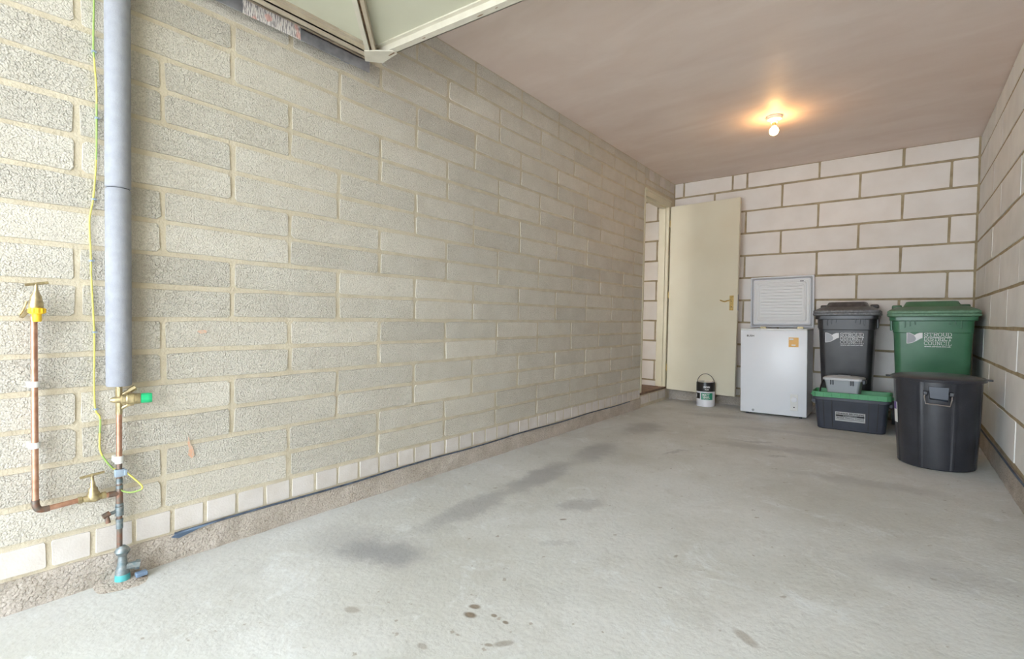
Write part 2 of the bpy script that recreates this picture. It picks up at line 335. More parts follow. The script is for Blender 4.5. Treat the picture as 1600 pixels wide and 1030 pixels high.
def text_bm(bm, s_, x0, z0, width, height, y, bold=.0):
    """default-font text laid in the x-z plane facing -y, fitted to a box"""
    cu = bpy.data.curves.new('txt', 'FONT'); cu.body = s_; cu.offset = bold; cu.resolution_u = 3
    o = bpy.data.objects.new('txt', cu); COL.objects.link(o)
    me = bpy.data.meshes.new_from_object(o.evaluated_get(bpy.context.evaluated_depsgraph_get()))
    bpy.data.objects.remove(o); bpy.data.curves.remove(cu)
    xs = [v.co.x for v in me.vertices]; ys = [v.co.y for v in me.vertices]
    ax, bx, ay, by = min(xs), max(xs), min(ys), max(ys)
    n0 = len(bm.verts); tmp = bmesh.new(); tmp.from_mesh(me); bpy.data.meshes.remove(me)
    for v in tmp.verts: v.co = Vector((x0 + (v.co.x-ax)/(bx-ax)*width, y, z0 + (v.co.y-ay)/max(by-ay,1e-6)*height))
    me2 = bpy.data.meshes.new('t'); tmp.to_mesh(me2); tmp.free(); bm.from_mesh(me2); bpy.data.meshes.remove(me2)
def xform(bm, fn):
    for v in bm.verts: v.co = Vector(fn(v.co))
def flat(name, bm, m, parent, loc=(0,0,0), rot=(0,0,0)):
    me = bpy.data.meshes.new(name); bm.to_mesh(me); bm.free(); return link(name, me, m, parent, loc, rot)

# ------------------------------------------------------------------ floor, ceiling, outside ground
TILT = .02                       # the slab rises gently to the right
fl = NB()
q = [(-1.4, YF, TILT*-1.4), (3.0, YF, TILT*3), (3.0, 6, TILT*3), (-1.4, 6, TILT*-1.4)]
loft(fl, [[(x, y, z-.12) for x, y, z in q], q])
tag(fin('floor', fl, M['floor']), 'worn grey concrete garage floor with dark oil stains', 'floor', kind='structure')
b = NB(); box(b, -.1, W+.1, YF, YB+.1, H, H+.1); tag(fin('ceiling', b, M['ceiling']), 'bare pink plaster ceiling over the whole garage', 'ceiling', kind='structure')
b = NB(); box(b, -12, 14, -16, YF, -.16, -.06)
tag(fin('driveway', b, M['drive']), 'pale driveway outside the open garage front', 'driveway', kind='structure')

# ------------------------------------------------------------------ wall pieces
def piece(name, parent, m, a0, a1, z0, z1, frame, depth=.012, proud=.004, jit=.003, rad=.008, ins=.004):
    """one block: irregular outline + inset face. frame(a, z, d): wall coords -> xyz, d outwards. 14-point outline."""
    ca, cz = (a0+a1)/2, (z0+z1)/2
    hx, hz = (a1-a0)/2, (z1-z0)/2
    r = lambda: rad*random.uniform(.4, 1.6)
    pts = []
    rs = [min(r(), hx*.4, hz*.4) for _ in range(4)]
    pts += [(hx, hz-rs[0]), (hx-rs[0], hz)]
    if hx > .12: pts += [(hx*.33, hz), (-hx*.33, hz)]
    pts += [(-hx+rs[1], hz), (-hx, hz-rs[1])]
    pts += [(-hx, -hz+rs[2]), (-hx+rs[2], -hz)]
    if hx > .12: pts += [(-hx*.33, -hz), (hx*.33, -hz)]
    pts += [(hx-rs[3], -hz), (hx, -hz+rs[3])]
    pts = [(x+random.uniform(-jit, jit), z+random.uniform(-jit, jit)) for x, z in pts]
    tl = random.uniform(-.0015, .0015)
    o0 = Vector(frame(ca, cz, 0))
    A = [Vector(frame(ca+x, cz+z, -depth)) - o0 for x, z in pts]
    B = [Vector(frame(ca+x*(1-ins/hx), cz+z*(1-ins/hz), proud+tl)) - o0 for x, z in pts]
    bm = NB(); loft(bm, [A, B], cap0=False)
    return fin(name, bm, m, parent, loc=o0)

# left wall --------------------------------------------------------
Y_END, HINGE = 4.60, 5.235
b = NB()
box(b, -.1, 0, YF, Y_END, 0, H)                       # main run
box(b, -.1, 0, Y_END, YB, 2.185, H)                   # over the door
box(b, -.1, 0, HINGE+.04, YB, .0, 2.185)              # beside the far jamb
wl = tag(fin('wall_left', b, M['mortar']), 'left wall of rough grey-beige concrete blocks with sandy mortar', 'wall', kind='structure')
FL = lambda a, z, d: (d, a, z)
Z0, CO = .191, .1125
for k in range(20):
    z0 = Z0 + CO*k + .005; z1 = min(Z0 + CO*(k+1) - .006, H-.004)
    base = .5686 if (k//2) % 2 == 0 else .794
    n = -4
    if k < 0: continue
    y = base - .45*4
    while y < Y_END:
        a0, a1 = max(y, YF) + .0055, min(y+.45, Y_END+.002) - .0055
        if y + .45 > Y_END: a1 = Y_END
        jl = random.uniform(-.002, .003)
        if a1 - a0 > .04 and a1 > -.9:
            piece('block', wl, M['block'], a0+jl, a1+jl*.5, z0, z1, FL, jit=.003, rad=.007, proud=.004)
        y += .45
js = [-.29,-.18,-.065,.05,.162,.273,.377,.486,.596,.701,.813,.922,1.029,1.14,1.25,1.363,1.48,1.596,1.706,1.82,1.932,2.045,2.159,2.278,2.39,2.508]
while js[-1] < 4.45: js.append(js[-1]+.113)
js.append(Y_END)
for a, c_ in zip(js, js[1:]):
    piece('coursing_block', wl, M['small'], a+.0035, c_-.0035, .101, .186, FL, jit=.0015, rad=.003, proud=.003)
# above the door
yy = Y_END + .005
for i, wd in enumerate([.10,.14,.14,.15,.14,.13]):
    piece('coursing_block', wl, M['small'] if i % 2 else M['block'], yy, yy+wd-.008, 2.295, H-.006, FL, jit=.002, rad=.004); yy += wd
for a, c_ in ((4.62,4.84),(4.85,5.07),(5.08,5.39)):
    piece('block', wl, M['block'], a, c_, 2.235, 2.283, FL, jit=.002, rad=.004)
# chalk marks
b = NB(); vs = [b.verts.new((.0075, y, z)) for y, z in [(.643,.372),(.655,.356),(.664,.366),(.660,.395),(.650,.412),(.645,.444),(.642,.415),(.646,.396)]]; b.faces.new(vs)
tag(flat('chalk_mark', b, M['chalk'], wl), 'orange chalk streak on the lower blocks')
b = NB(); vs = [b.verts.new((.0075, y, z)) for y, z in [(.672,.822),(.690,.826),(.706,.823),(.702,.814),(.684,.812)]]; b.faces.new(vs)
tag(flat('chalk_mark', b, M['chalk'], wl), 'small orange chalk smudge at mid height')
# footing along the left wall: rough protruding strip
def rough_strip(name, frame, a0, a1, zb, zt, thick, m, label, step=.04):
    bm = NB(); n = int((a1-a0)/step); rows = []
    for (z, d) in ((zb, thick), (zb+(zt-zb)*.33, thick*.9), (zb+(zt-zb)*.7, thick*.75), (zt-.004, thick*.55), (zt, -.02)):
        rows.append([bm.verts.new(frame(a0+(a1-a0)*i/n, z + (noise.noise((i*.35, z*30, 1))*.004 if z != zb else 0), d + noise.noise((i*.6, z*40, 3))*thick*.45 if d > 0 else d)) for i in range(n+1)])
    for r0, r1 in zip(rows, rows[1:]):
        for i in range(n): bm.faces.new((r0[i], r0[i+1], r1[i+1], r1[i]))
    return tag(fin(name, bm, m), label, 'skirting', kind='structure')
rough_strip('baseboard_left', FL, YF, Y_END, -.03, .098, .016, M['plinth'], 'rough stony concrete footing along the foot of the left wall')
b = NB(); tube(b, smooth_path([(.011, .60+.25*i, .097+.003*math.sin(i*1.7)) for i in range(16)], 4), .0042, 6)
o = fin('damp_proof_strip', b, M['dpc'], None); tag(o, 'dark blue-grey damp-proof strip showing above the left footing', 'strip', kind='structure')
b = NB(); vs = [(.016,.588,.088),(.018,.60,.098),(.016,.66,.101),(.016,.74,.099),(.017,.68,.094),(.020,.612,.080)]
b.faces.new([b.verts.new(v) for v in vs]); bmesh.ops.solidify(b, geom=b.faces[:], thickness=.0015)
tag(fin('strip_flap', b, M['blue'], o), 'loose bluish end of the strip')

# back wall (its line runs on past the doorway) --------------------
b = NB(); box(b, -1.3, W+.1, YB, YB+.12, -.03, H)
wb = tag(fin('wall_back', b, M['mortar_w']), 'back wall of large pale aerated blocks with brown mortar', 'wall', kind='structure')
FB = lambda a, z, d: (a, YB-d, z)
RZ = [.10, .19] + [.19+.2285*k for k in range(1, 10)] + [H]
def Zc(k): return .19 + .2285*k
for k in range(-1, 10):
    z0 = (.11 if k < 0 else Zc(k)) + .006; z1 = min(Zc(k+1) - .006, H-.003)
    top = k == 9
    P = (k % 2 == 1)
    js = [-1.25,-.51,.115,.75,1.383,2.005,W+.3] if P else [-1.25,-.82,-.185,.437,1.075,1.70,2.315,W+.3]
    if k == 9: js = [-1.25,-.51,.105,.612,.753,1.383,2.003,W+.3]
    for a, c_ in zip(js, js[1:]):
        cuts = [(a, min(c_, W))] if not (a < -.1 and c_ > .0) else [(a, -.1), (0.0, c_)]
        for p0, p1 in cuts:
            if p1 - p0 < .03: continue
            piece('block', wb, M['aerated'], p0+.006, p1-.006 if p1 < W else W-.012, z0, z1, FB, jit=.0022, rad=.004, proud=.003)
# right wall --------------------------------------------------------
b = NB(); box(b, W, W+.1, YF, YB, -.05, H)
wr = tag(fin('wall_right', b, M['mortar_w']), 'right wall of large pale aerated blocks beside the bins', 'wall', kind='structure')
FR = lambda a, z, d: (W-d, a, z)
for k in range(0, 10):
    z0 = Zc(k) + .006; z1 = min(Zc(k+1) - .006, H-.003)
    base = (4.44 + .026*k) if k % 2 == 1 else (4.11 + .026*k)
    y = base - .635*7
    while y < YB:
        a0, a1 = max(y, YF)+.004, min(y+.635, YB-.006)-.004
        if a1 - a0 > .03 and a1 > 1.5: piece('block', wr, M['aerated_r'], a0, a1, z0, z1, FR, jit=.002, rad=.004, proud=.003)
        y += .635
rough_strip('baseboard_right', FR, YF, YB, .02, .175, .016, M['plinth'], 'weathered concrete footing at the foot of the right wall')
b = NB(); tube(b, smooth_path([(W-.014, 1+.3*i, .172+.002*math.sin(i*2.1)) for i in range(15)], 3), .005, 6)
tag(fin('damp_proof_strip', b, M['dpc'], None), 'dark damp-proof strip along the right wall footing', 'strip', kind='structure')
rough_strip('baseboard_back', FB, 0, W, -.01, .105, .025, M['plinth'], 'grey rough concrete footing along the foot of the back wall')
# passage behind the doorway: unseen walls added against sky light, roof gap admits some
b = NB(); box(b, -1.4, -1.3, 2.2, YB+.12, -.05, H); box(b, -1.3, -.1, 2.2, 2.3, -.05, H); tag(fin('wall_passage', b, M['aerated']), 'unseen passage walls beyond the doorway, added to keep sky light out', 'wall', kind='structure')
b = NB(); box(b, -1.3, -.1, 3.0, YB, H-.12, H-.02); tag(fin('ceiling_passage', b, M['white2']), 'unseen white passage ceiling beyond the doorway, cut short to let sky light in', 'ceiling', kind='structure')
b = NB(); box(b, -1.3, -.1, 2.2, YB, -.04, .125); tag(fin('floor_passage', b, M['wood']), 'brown raised floor of the passage beyond the doorway', 'floor', kind='structure')

# ------------------------------------------------------------------ door step
st = tag(empty('door_step', (0, 4.6, 0)), 'raised step of small pale blocks under the open doorway', 'step', kind='structure')
b = NB(); box(b, -.1, .004, 0, HINGE+.06-4.6, -.01, .128); fin('step_core', b, M['mortar'], st)
b = NB(); box(b, -.1, .012, .003, HINGE+.03-4.6, .128, .150, .003); tag(fin('threshold', b, M['wood'], st), 'dusty brown wooden sill')
for i in range(3):
    a = .01+.225*i; piece('coursing_block', st, M['small'], a, a+.21, .03, .118, lambda a_, z, d: (d+.004, a_, z), jit=.002, rad=.004)
# ------------------------------------------------------------------ door
dr = tag(empty('door_1', (0, HINGE, .13)), 'cream flush door standing open against the back wall', 'door', kind='structure')
b = NB(); box(b, -.1, .012, 4.6-HINGE+.002, .045, 1.99, 2.05, .004); box(b, -.1, .012, 0, .045, .02, 1.99, .004); box(b, -.1, .006, -.632, -.60, .02, 1.99, .003)
box(b, -.06, -.02, -.6, -.012, 1.975, 1.99); box(b, -.06, -.02, -.014, 0, .02, 1.975)
fin('door_frame', b, M['cream'], dr)
b = NB(); box(b, .004, .022, -.632, .055, 2.046, 2.066, .003); fin('head_moulding', b, M['cream'], dr)
ANG = math.atan2(-.05, .716)
leaf = empty('door_leaf', (.02, .03, -.005), (0, 0, ANG)); leaf.parent = dr
LW, LH = .722, 2.0
b = NB(); box(b, 0, LW, 0, .04, 0, LH, .002, 1); fin('leaf_panel', b, M['leaf'], leaf)
b = NB(); box(b, LW-.075, LW-.035, -.004, 0, .87, 1.02, .002); fin('handle_plate', b, M['brass'], leaf)
b = NB(); cyl(b, (LW-.055, -.004, .965), (LW-.055, -.035, .965), .008); tube(b, smooth_path([(LW-.055,-.035,.965),(LW-.08,-.040,.967),(LW-.11,-.038,.958),(LW-.14,-.034,.966),(LW-.158,-.034,.974)], 5), .0065, 10)
tag(fin('lever_handle', b, M['brass'], leaf, smooth=.8), 'curved brass lever')
b = NB(); cyl(b, (LW-.055, -.0045, .905), (LW-.055, -.006, .905), .005, seg=12); fin('keyhole', b, M['tin_b'], leaf)
b = NB(); box(b, LW, LW+.0015, .008, .03, .87, 1.03); fin('latch_plate', b, M['steel'], leaf)
for z in (.2, 1.0, 1.78):
    b = NB(); cyl(b, (-.006, .004, z), (-.006, .004, z+.075), .006, seg=12); fin('hinge', b, M['brass'], leaf)

# ------------------------------------------------------------------ ceiling light
cl = tag(empty('ceiling_light', (1.246, 4.041, H)), 'lit bare bulb in a white round holder on the pink ceiling', 'light')
b = NB(); lathe(b, [(.053,0),(.055,-.010),(.050,-.022),(.034,-.028),(.026,-.034),(.022,-.045),(0,-.045)][::1], 32); fin('holder', b, M['white2'], cl, smooth=.7)
b = NB(); lathe(b, [(.014,-.045),(.0145,-.062),(.013,-.070)], 20); fin('bulb_cap', b, M['dull_brass'], cl)
b = NB(); lathe(b, [(.013,-.070),(.017,-.078)] + [(.031*math.cos(t), -.105+.031*math.sin(t)) for t in [1.0,.7,.4,.1,-.2,-.5,-.8,-1.1,-1.35]] + [(0,-.136)], 24, cap=False)
tag(fin('bulb', b, M['bulb'], cl, smooth=1.5), 'glowing round bulb')

# ------------------------------------------------------------------ garage door overhead
gd = tag(empty('garage_door', (.10, 1.36, 2.05)), 'cream steel garage door swung up and parked under the ceiling', 'garage door')
SK = .085      # the panel hangs slightly askew
def sk(co): return (co.x, co.y + SK*co.x*(1 if co.y > -.5 else 1), co.z)
GX, GY = 2.2, -2.15
b = NB(); box(b, .02, GX-.02, GY, -.02, .032, .040); xform(b, sk); fin('panel_skin', b, M['skin'], gd)
b = NB()
for r_ in (.34, .345):
    pass
ringpts = [(.40+.17*math.cos(t), -.60+.17*math.sin(t), .031) for t in [2*PI*i/40 for i in range(41)]]
tube(b, ringpts, .0022, 5); ringpts = [(.95+.17*math.cos(t), -.50+.17*math.sin(t), .031) for t in [2*PI*i/40 for i in range(41)]]; tube(b, ringpts, .0022, 5)
xform(b, sk); tag(fin('pressed_ring', b, M['skin'], gd), 'faint pressed circles in the sheet')
b = NB(); box(b, 0, GX, -.030, 0, 0, .006); box(b, 0, GX, -.004, 0, 0, .05); box(b, 0, GX, -.034, -.030, 0, .05); box(b, .0, GX, -.052, -.034, .026, .032)
xform(b, sk); fin('front_rail', b, M['rail'], gd)
b = NB(); box(b, 0, .005, GY, 0, 0, .05); box(b, 0, .040, GY, 0, 0, .004); box(b, .036, .040, GY, 0, 0, .03); box(b, .04, .055, GY, -.03, .024, .032); xform(b, sk); fin('side_rail', b, M['railb'], gd)
b = NB(); box(b, GX-.04, GX, GY, 0, 0, .05); xform(b, sk); fin('side_rail', b, M['railb'], gd)
b = NB(); box(b, 0, GX, GY, GY+.035, 0, .05); xform(b, sk); fin('rear_rail', b, M['rail'], gd)
def strut(name, x0, x1, z0, z1, m, lab=None):
    bm = NB(); box(bm, .03, 1.15, x0, x1, z0, z1)
    o_ = fin(name, bm, m, gd, loc=(.0, -.0, 0), rot=(0, 0, -math.atan2(.30, .325)))
    if lab: o_['label'] = lab
    return o_
strut('diagonal_brace', -.026, -.008, -.004, .026, M['rail'])
strut('brace_groove', -.008, .002, .012, .026, M['rust'], 'rusty brown groove of the brace')
strut('brace_flange', .002, .017, -.001, .026, M['railb'], 'duller second flange of the brace')
b = NB(); pl = [(-.02,-.035),(.05,-.09),(.15,-.012),(.15,.012),(.03,.022)]
loft(b, [[(x, y, -.006) for x, y in pl], [(x, y, -.001) for x, y in pl]]); fin('corner_plate', b, M['rail'], gd)
b = NB(); cyl(b, (.055,-.045,-.004), (.055,-.045,.02), .012, seg=12); tag(fin('pivot_bolt', b, M['tin_b'], gd), 'dark pivot bolt at the corner')
for (x, y, sc) in ((.13,-.012,.012),(.33,-.02,.006),(.62,-.016,.008),(.70,-.02,.004)):
    b = NB(); pp = [(x+sc*2*math.cos(t)*random.uniform(.6,1.2), y+SK*x+sc*.5*math.sin(t)*random.uniform(.6,1.2), -.0005 - (.006 if x<.15 else 0)) for t in [2*PI*i/9 for i in range(9)]]
    b.faces.new([b.verts.new(p) for p in pp]); flat('rust_spot', b, M['rust'], gd)
# track on the wall
tr = tag(empty('door_track', (.0, 1.37, 2.02)), 'galvanised steel track on the left wall under the garage door', 'track')
b = NB(); box(b, .046, .050, -.84, 0, 0, .05); box(b, .012, .050, -.84, -.02, .045, .05); fin('track_rail', b, M['steel'], tr)
for y in (-.1, -.75):
    b = NB(); box(b, .001, .046, y-.02, y+.02, .02, .045); fin('bracket', b, M['steel'], tr)
b = NB(); box(b, .050, .0515, -.56, -.335, -.002, .052); tag(fin('warning_label', b, M['label'], tr), 'white label with rows of small print')

# ------------------------------------------------------------------ pipework on the left wall
PX = .04
RY = .437
ins = tag(empty('pipe_insulation', (PX, RY, .648)), 'grey foam insulation tube around the tall pipe on the left wall', 'insulation')
IR = .0335
b = NB(); lathe(b, [(.012, 0),(IR-.002, 0),(IR, .003),(IR,.630),(IR-.0035,.6335)], 40, cap=False); fin('foam_tube', b, M['foam'], ins, smooth=.8)
b = NB(); lathe(b, [(IR-.0035,.6335),(IR-.0035,.636)], 40, cap=False); fin('tube_seam', b, M['foam_d'], ins, smooth=.8)
b = NB(); lathe(b, [(IR-.0035,.636),(IR,.639),(IR,1.757),(.01,1.757)], 40, cap=False); fin('foam_tube', b, M['foam'], ins, smooth=.8)

rm = tag(empty('rising_pipe', (PX, RY, 0)), 'upright copper supply pipe coming out of the floor at the left wall', 'pipe')
b = NB(); cyl(b, (0,0,.40), (0,0,.555), .0078); fin('copper_tube', b, M['copper'], rm, smooth=.8)
b = NB(); cyl(b, (0,0,.555), (0,0,.70), .009); tag(fin('valve_stem_tube', b, M['dull_brass'], rm, smooth=.8), 'dull brass length below the foam')
b = NB(); cyl(b, (0,0,.10), (0,0,.40), .0078); tag(fin('lower_tube', b, M['old_copper'], rm, smooth=.8), 'darker tarnished lower length')
b = NB(); cyl(b, (0,0,.395), (0,0,.418), .0115); box(b, -.038, 0, -.012, .012, .397, .416, .002); tag(fin('pipe_clip', b, M['white2'], rm, smooth=.6), 'white plastic clip')
b = NB(); cyl(b, (0,0,.352), (0,0,.376), .0115); box(b, -.004, .012, -.013, .013, .352, .376, .002); box(b, .004, .014, .010, .018, .355,.372,.001); tag(fin('earth_clamp', b, M['clipg'], rm, smooth=.6), 'blue-grey metal earthing clamp')
b = NB(); cyl(b, (0,0,.328), (0,0,.345), .009, seg=14); fin('solder_collar', b, M['solder'], rm, smooth=.6)
b = NB(); cyl(b, (0,0,.305),(0,0,.322),.0095,seg=14); fin('solder_collar', b, M['solder'], rm, smooth=.6)
b = NB(); cyl(b, (0,0,.262), (0,0,.312), .0095); cyl(b, (0,0,.297), (0,-.028,.298), .0092); fin('tee_joint', b, M['old_copper'], rm, smooth=.8)
b = NB(); cyl(b, (0,0,.255), (0,0,.263), .0105); fin('solder_collar', b, M['solder'], rm, smooth=.6)
b = NB(); cyl(b, (0,0,.205), (0,0,.212), .0102); cyl(b, (0,0,.18),(0,0,.205),.0095); fin('solder_collar', b, M['solder'], rm, smooth=.6)

dv = tag(empty('drain_valve', (PX, RY, .235)), 'small grey drain valve sticking out of the upright pipe near the bottom', 'valve')
b = NB(); cyl(b, (0,0,-.012), (0,0,.018), .0115); cyl(b, (0,-.006,.004), (.004,-.030,.000), .0055, seg=12); fin('valve_body', b, M['solder'], dv, smooth=.8)
b = NB(); cyl(b, (.004,-.026,.004), (.006,-.044,-.003), .0085, seg=6); cyl(b, (.005,-.034,.0), (.006,-.030,-.026), .0055, .007, 12); tag(fin('spout', b, M['old_copper'], dv, smooth=.6), 'dark hexagonal outlet')

iv = tag(empty('pressure_valve', (PX, RY, .603)), 'brass valve with a green cap just below the grey foam tube', 'valve')
b = NB(); d = Vector((.25, 1, .0)).normalized(); MT = axis((0,-.012,0), d)
lathe(b, [(0,-.012),(.006,-.010),(.009,-.004),(.011,.004),(.012,.016),(.0165,.020),(.0165,.030),(.019,.034),(.019,.050),(.0175,.052),(.0175,.066),(.0165,.068)], 24, MT, cap=True); fin('valve_body', b, M['dull_brass'], iv, smooth=.5)
b = NB(); lathe(b, [(.014,.068),(.0165,.069),(.0168,.090),(.015,.098),(.0,.099)], 12, MT); tag(fin('cap', b, M['green'], iv), 'bright green plastic cap')
b = NB(); cyl(b, (0,.004,.012), (.006,.036,.033), .006, .008, 12); cyl(b, (.004,.026,.026),(.007,.042,.037), .009, seg=6); fin('upper_branch', b, M['dull_brass'], iv, smooth=.6)
b = NB(); tube(b, smooth_path([(0,0,-.035),(.004,.010,-.026),(.010,.022,-.019),(.012,.036,-.017)],4), .0055, 10); fin('lower_branch', b, M['dull_brass'], iv, smooth=.8)
b = NB(); cyl(b, (0,0,-.045),(0,0,.04), .0095, seg=8); fin('valve_sleeve', b, M['dull_brass'], iv)

sc = tag(empty('stopcock', (PX+.005, RY+.006, 0)), 'corroded grey stopcock with a turquoise ring where the pipe meets the floor', 'valve')
b = NB(); lathe(b, [(.008,.122),(.018,.112),(.021,.104),(.016,.094),(.011,.088),(.014,.06),(.019,.04),(.020,.028)], 18); fin('cone_body', b, M['solder'], sc, smooth=.6)
b = NB(); lathe(b, [(.020,.030),(.021,.008),(.019,.0)], 18); tag(fin('floor_ring', b, M['turq'], sc, smooth=.6), 'turquoise plastic ring')
b = NB(); cyl(b, (.004,.010,.05), (.010,.034,.050), .012, seg=10); cyl(b, (.010,.032,.050),(.013,.044,.048), .015, seg=6); fin('side_outlet', b, M['solder'], sc, smooth=.5)
b = NB(); box(b, .008,.03,.030,.062,.010,.024,.003); tag(fin('side_tag', b, M['blue'], sc), 'slate-blue plastic piece on the floor side')
# screed mound round the foot
b = NB(); n = 20
loft(b, [[(.03+.085*math.cos(t)*(1+.15*math.sin(3*t)), .44+.085*math.sin(t)*(1+.2*math.cos(2*t)), .0005+TILT*.03) for t in [2*PI*i/n for i in range(n)]],
         [(.03+.05*math.cos(t), .44+.05*math.sin(t), .010) for t in [2*PI*i/n for i in range(n)]]], cap0=False)
tag(fin('mortar_patch', b, M['plinth'], smooth=.8), 'rough mortar patch on the floor round the pipe foot', 'mortar')

LY = .240
lp = tag(empty('tap_pipe', (PX, LY, .30)), 'copper pipe run with a bend feeding the tap at far left', 'pipe')
b = NB(); cyl(b, (0,0,.02), (0,0,.585), .0078); fin('copper_tube', b, M['copper'], lp, smooth=.8)
b = NB(); tube(b, smooth_path([(0,0,.03),(0,.0005,.014),(0,.006,.001),(0,.016,-.003),(0,.030,-.003)], 5), .0092, 14); fin('elbow', b, M['old_copper'], lp, smooth=.8)
b = NB(); cyl(b, (0,.028,-.003), (0,.098,.001), .0078); fin('copper_tube', b, M['copper'], lp, smooth=.8)
b = NB(); cyl(b, (0,.150,-.002), (0,.172,-.002), .0078); tag(fin('stub_tube', b, M['copper'], lp, smooth=.8), 'short stub joining the upright pipe')
b = NB(); cyl(b, (0,.158,-.002), (0,.161,-.002), .0095); fin('solder_collar', b, M['solder'], lp, smooth=.8)
for z in (.372, .192):
    b = NB(); cyl(b, (0,0,z-.0085), (0,0,z+.0085), .0115); box(b, -.038, .0, -.014, .0, z-.009, z+.008, .002); tag(fin('pipe_clip', b, M['white2'], lp, smooth=.6), 'white plastic clip')

sv = tag(empty('stop_valve', (PX, .372, .300)), 'brass stop valve with a T-handle between the two copper pipes', 'valve')
b = NB(); lathe(b, [(0,-.038),(.0105,-.038),(.0105,-.028),(.0085,-.026),(.013,-.008),(.015,.004),(.012,.014),(.0085,.018),(.0112,.019),(.0112,.030),(0,.030)], 16, axis((0,0,0),(0,1,0))); fin('valve_body', b, M['dull_brass'], sv, smooth=.6)
b = NB(); lathe(b, [(.0165,.0),(.0165,.014),(.013,.020),(.012,.030),(.0075,.036),(.0065,.05),(.0045,.054),(.0045,.078),(0,.080)], 12, axis((0,0,0),(.08,-.06,1))); fin('bonnet', b, M['dull_brass'], sv, smooth=.6)
b = NB(); cyl(b, (.006,-.034,.071), (.006,.026,.077), .0042, seg=10); fin('tee_handle', b, M['dull_brass'], sv, smooth=.8)

tp = tag(empty('garden_tap', (PX, LY, .90)), 'brass tap with a yellow hose connector on top of the left copper pipe', 'tap')
b = NB(); lathe(b, [(.0085,-.035),(.013,-.02),(.0165,-.004),(.0165,.012),(.0135,.020),(.0125,.030),(.0085,.038),(.0055,.046),(.0045,.052),(.0045,.066),(0,.067)], 14, axis((.006,.004,0),(.10,.0,1))); fin('tap_body', b, M['dull_brass'], tp, smooth=.5)
b = NB(); cyl(b, (.014,-.020,.061), (.010,.030,.071), .0042, seg=10); fin('tee_handle', b, M['dull_brass'], tp, smooth=.8)
b = NB(); cyl(b, (0,-.012,-.012),(-.03,-.022,-.030), .006, seg=10); tube(b, [(.0,-.015,.015),(.0,-.022,-.01),(.0,-.030,-.025)], .003, 8); fin('wall_elbow', b, M['dull_brass'], tp, smooth=.6)
b = NB(); MT = axis((.022,.004,-.004),(0,0,-1))
prof = [(.0,0),(.0165,0),(.0175,.004),(.0175,.014),(.0160,.017),(.0105,.018),(.0105,.036),(.0085,.040),(0,.040)]
lathe(b, prof, 24, MT); 
for i in range(12):
    a = 2*PI*i/12; p = MT @ Vector((.0175*math.cos(a), .0175*math.sin(a), .002)); q_ = MT @ Vector((.0175*math.cos(a), .0175*math.sin(a), .014)); cyl(b, p, q_, .0022, seg=6)
tag(fin('hose_connector', b, M['yellow'], tp, smooth=.6), 'yellow plastic hose connector')

# earth cable ---------------------------------------------------------
ec = tag(empty('earth_cable', (.012, .385, .36)), 'thin green and yellow earth cable clipped up the left wall', 'cable')
CB = [(.385,1.98),(.385,1.864),(.383,1.715),(.389,1.608),(.390,1.518),(.388,1.368),(.381,1.249),(.371,1.173),(.374,1.063),(.375,.983),(.381,.820),(.380,.657),(.383,.574),(.395,.542),(.393,.449),(.408,.404),(.428,.372)]
pts = smooth_path([(.0, y-.385, z-.36) for y, z in CB], 4)
loop = smooth_path([(.0,.043,.012),(.03,.062,.008),(.045,.088,-.022),(.058,.106,-.050),(.052,.098,-.062),(.045,.075,-.064),(.036,.058,-.056),(.034,.052,-.045)], 5)
# alternate green and yellow sheath lengths
segs = [(0,9,'cgrn'),(9,15,'cyel'),(15,20,'cgrn'),(20,48,'cyel'),(48,52,'cyel'),(52,54,'cgrn'),(54,58,'cyel'),(58,len(pts)-1,'cgrn')]
for a, c_, m_ in segs:
    b = NB(); tube(b, pts[a:c_+1], .0026, 8); fin('cable_sheath', b, M[m_], ec, smooth=1)
    ec.children[-1]
for a, c_, m_ in ((0,18,'cyel'),(18,26,'cgrn'),(26,len(loop)-1,'cgrn')):
    b = NB(); tube(b, loop[a:c_+1], .0026, 8); fin('cable_sheath', b, M[m_], ec, smooth=1)
for z in (1.705,1.50,1.243,1.048,.822,.575):
    y = min(pts, key=lambda p: abs(p.z+.36-z)).y
    b = NB(); box(b, -.012, .004, y-.004, y+.004, z-.363, z-.357, .001, 1); cyl(b, (-.008,y+.006,z-.36),(.002,y+.006,z-.36),.0025,seg=8); fin('cable_clip', b, M['clipg'], ec)

# ------------------------------------------------------------------ chest freezer
def zf(x): return TILT*x
RT = (0, -math.atan(TILT), 0)
fz = tag(empty('chest_freezer', (1.128, 4.965, zf(1.128)), (0, -math.atan(TILT), .012)), 'white chest freezer with its lid raised against the back wall', 'freezer')
FW_, FD, FH = .272, .415, .800
b = NB(); box(b, -FW_, FW_, 0, FD, .018, FH-.012, .006); fin('cabinet', b, M['white'], fz, smooth=.6)
b = NB()
for r0, r1 in (((FW_,FD/2),(FW_-.055,FD/2-.055)),):
    o_ = ring3(r0[0]+.001, r0[1]+.001, .012, FH-.012, FD/2); t_ = ring3(r0[0]+.001, r0[1]+.001, .012, FH, FD/2); i_ = ring3(r1[0], r1[1], .03, FH, FD/2); d_ = ring3(r1[0]-.01, r1[1]-.01, .03, .15, FD/2)
    loft(b, [o_, t_, i_, d_], cap0=False)
fin('rim_and_well', b, M['white2'], fz, smooth=.5)
for x in (-.22, .22):
    for y in (.05, .36):
        b = NB(); cyl(b, (x,y,0), (x,y,.02), .012, seg=12); fin('foot', b, M['dgrey'], fz)
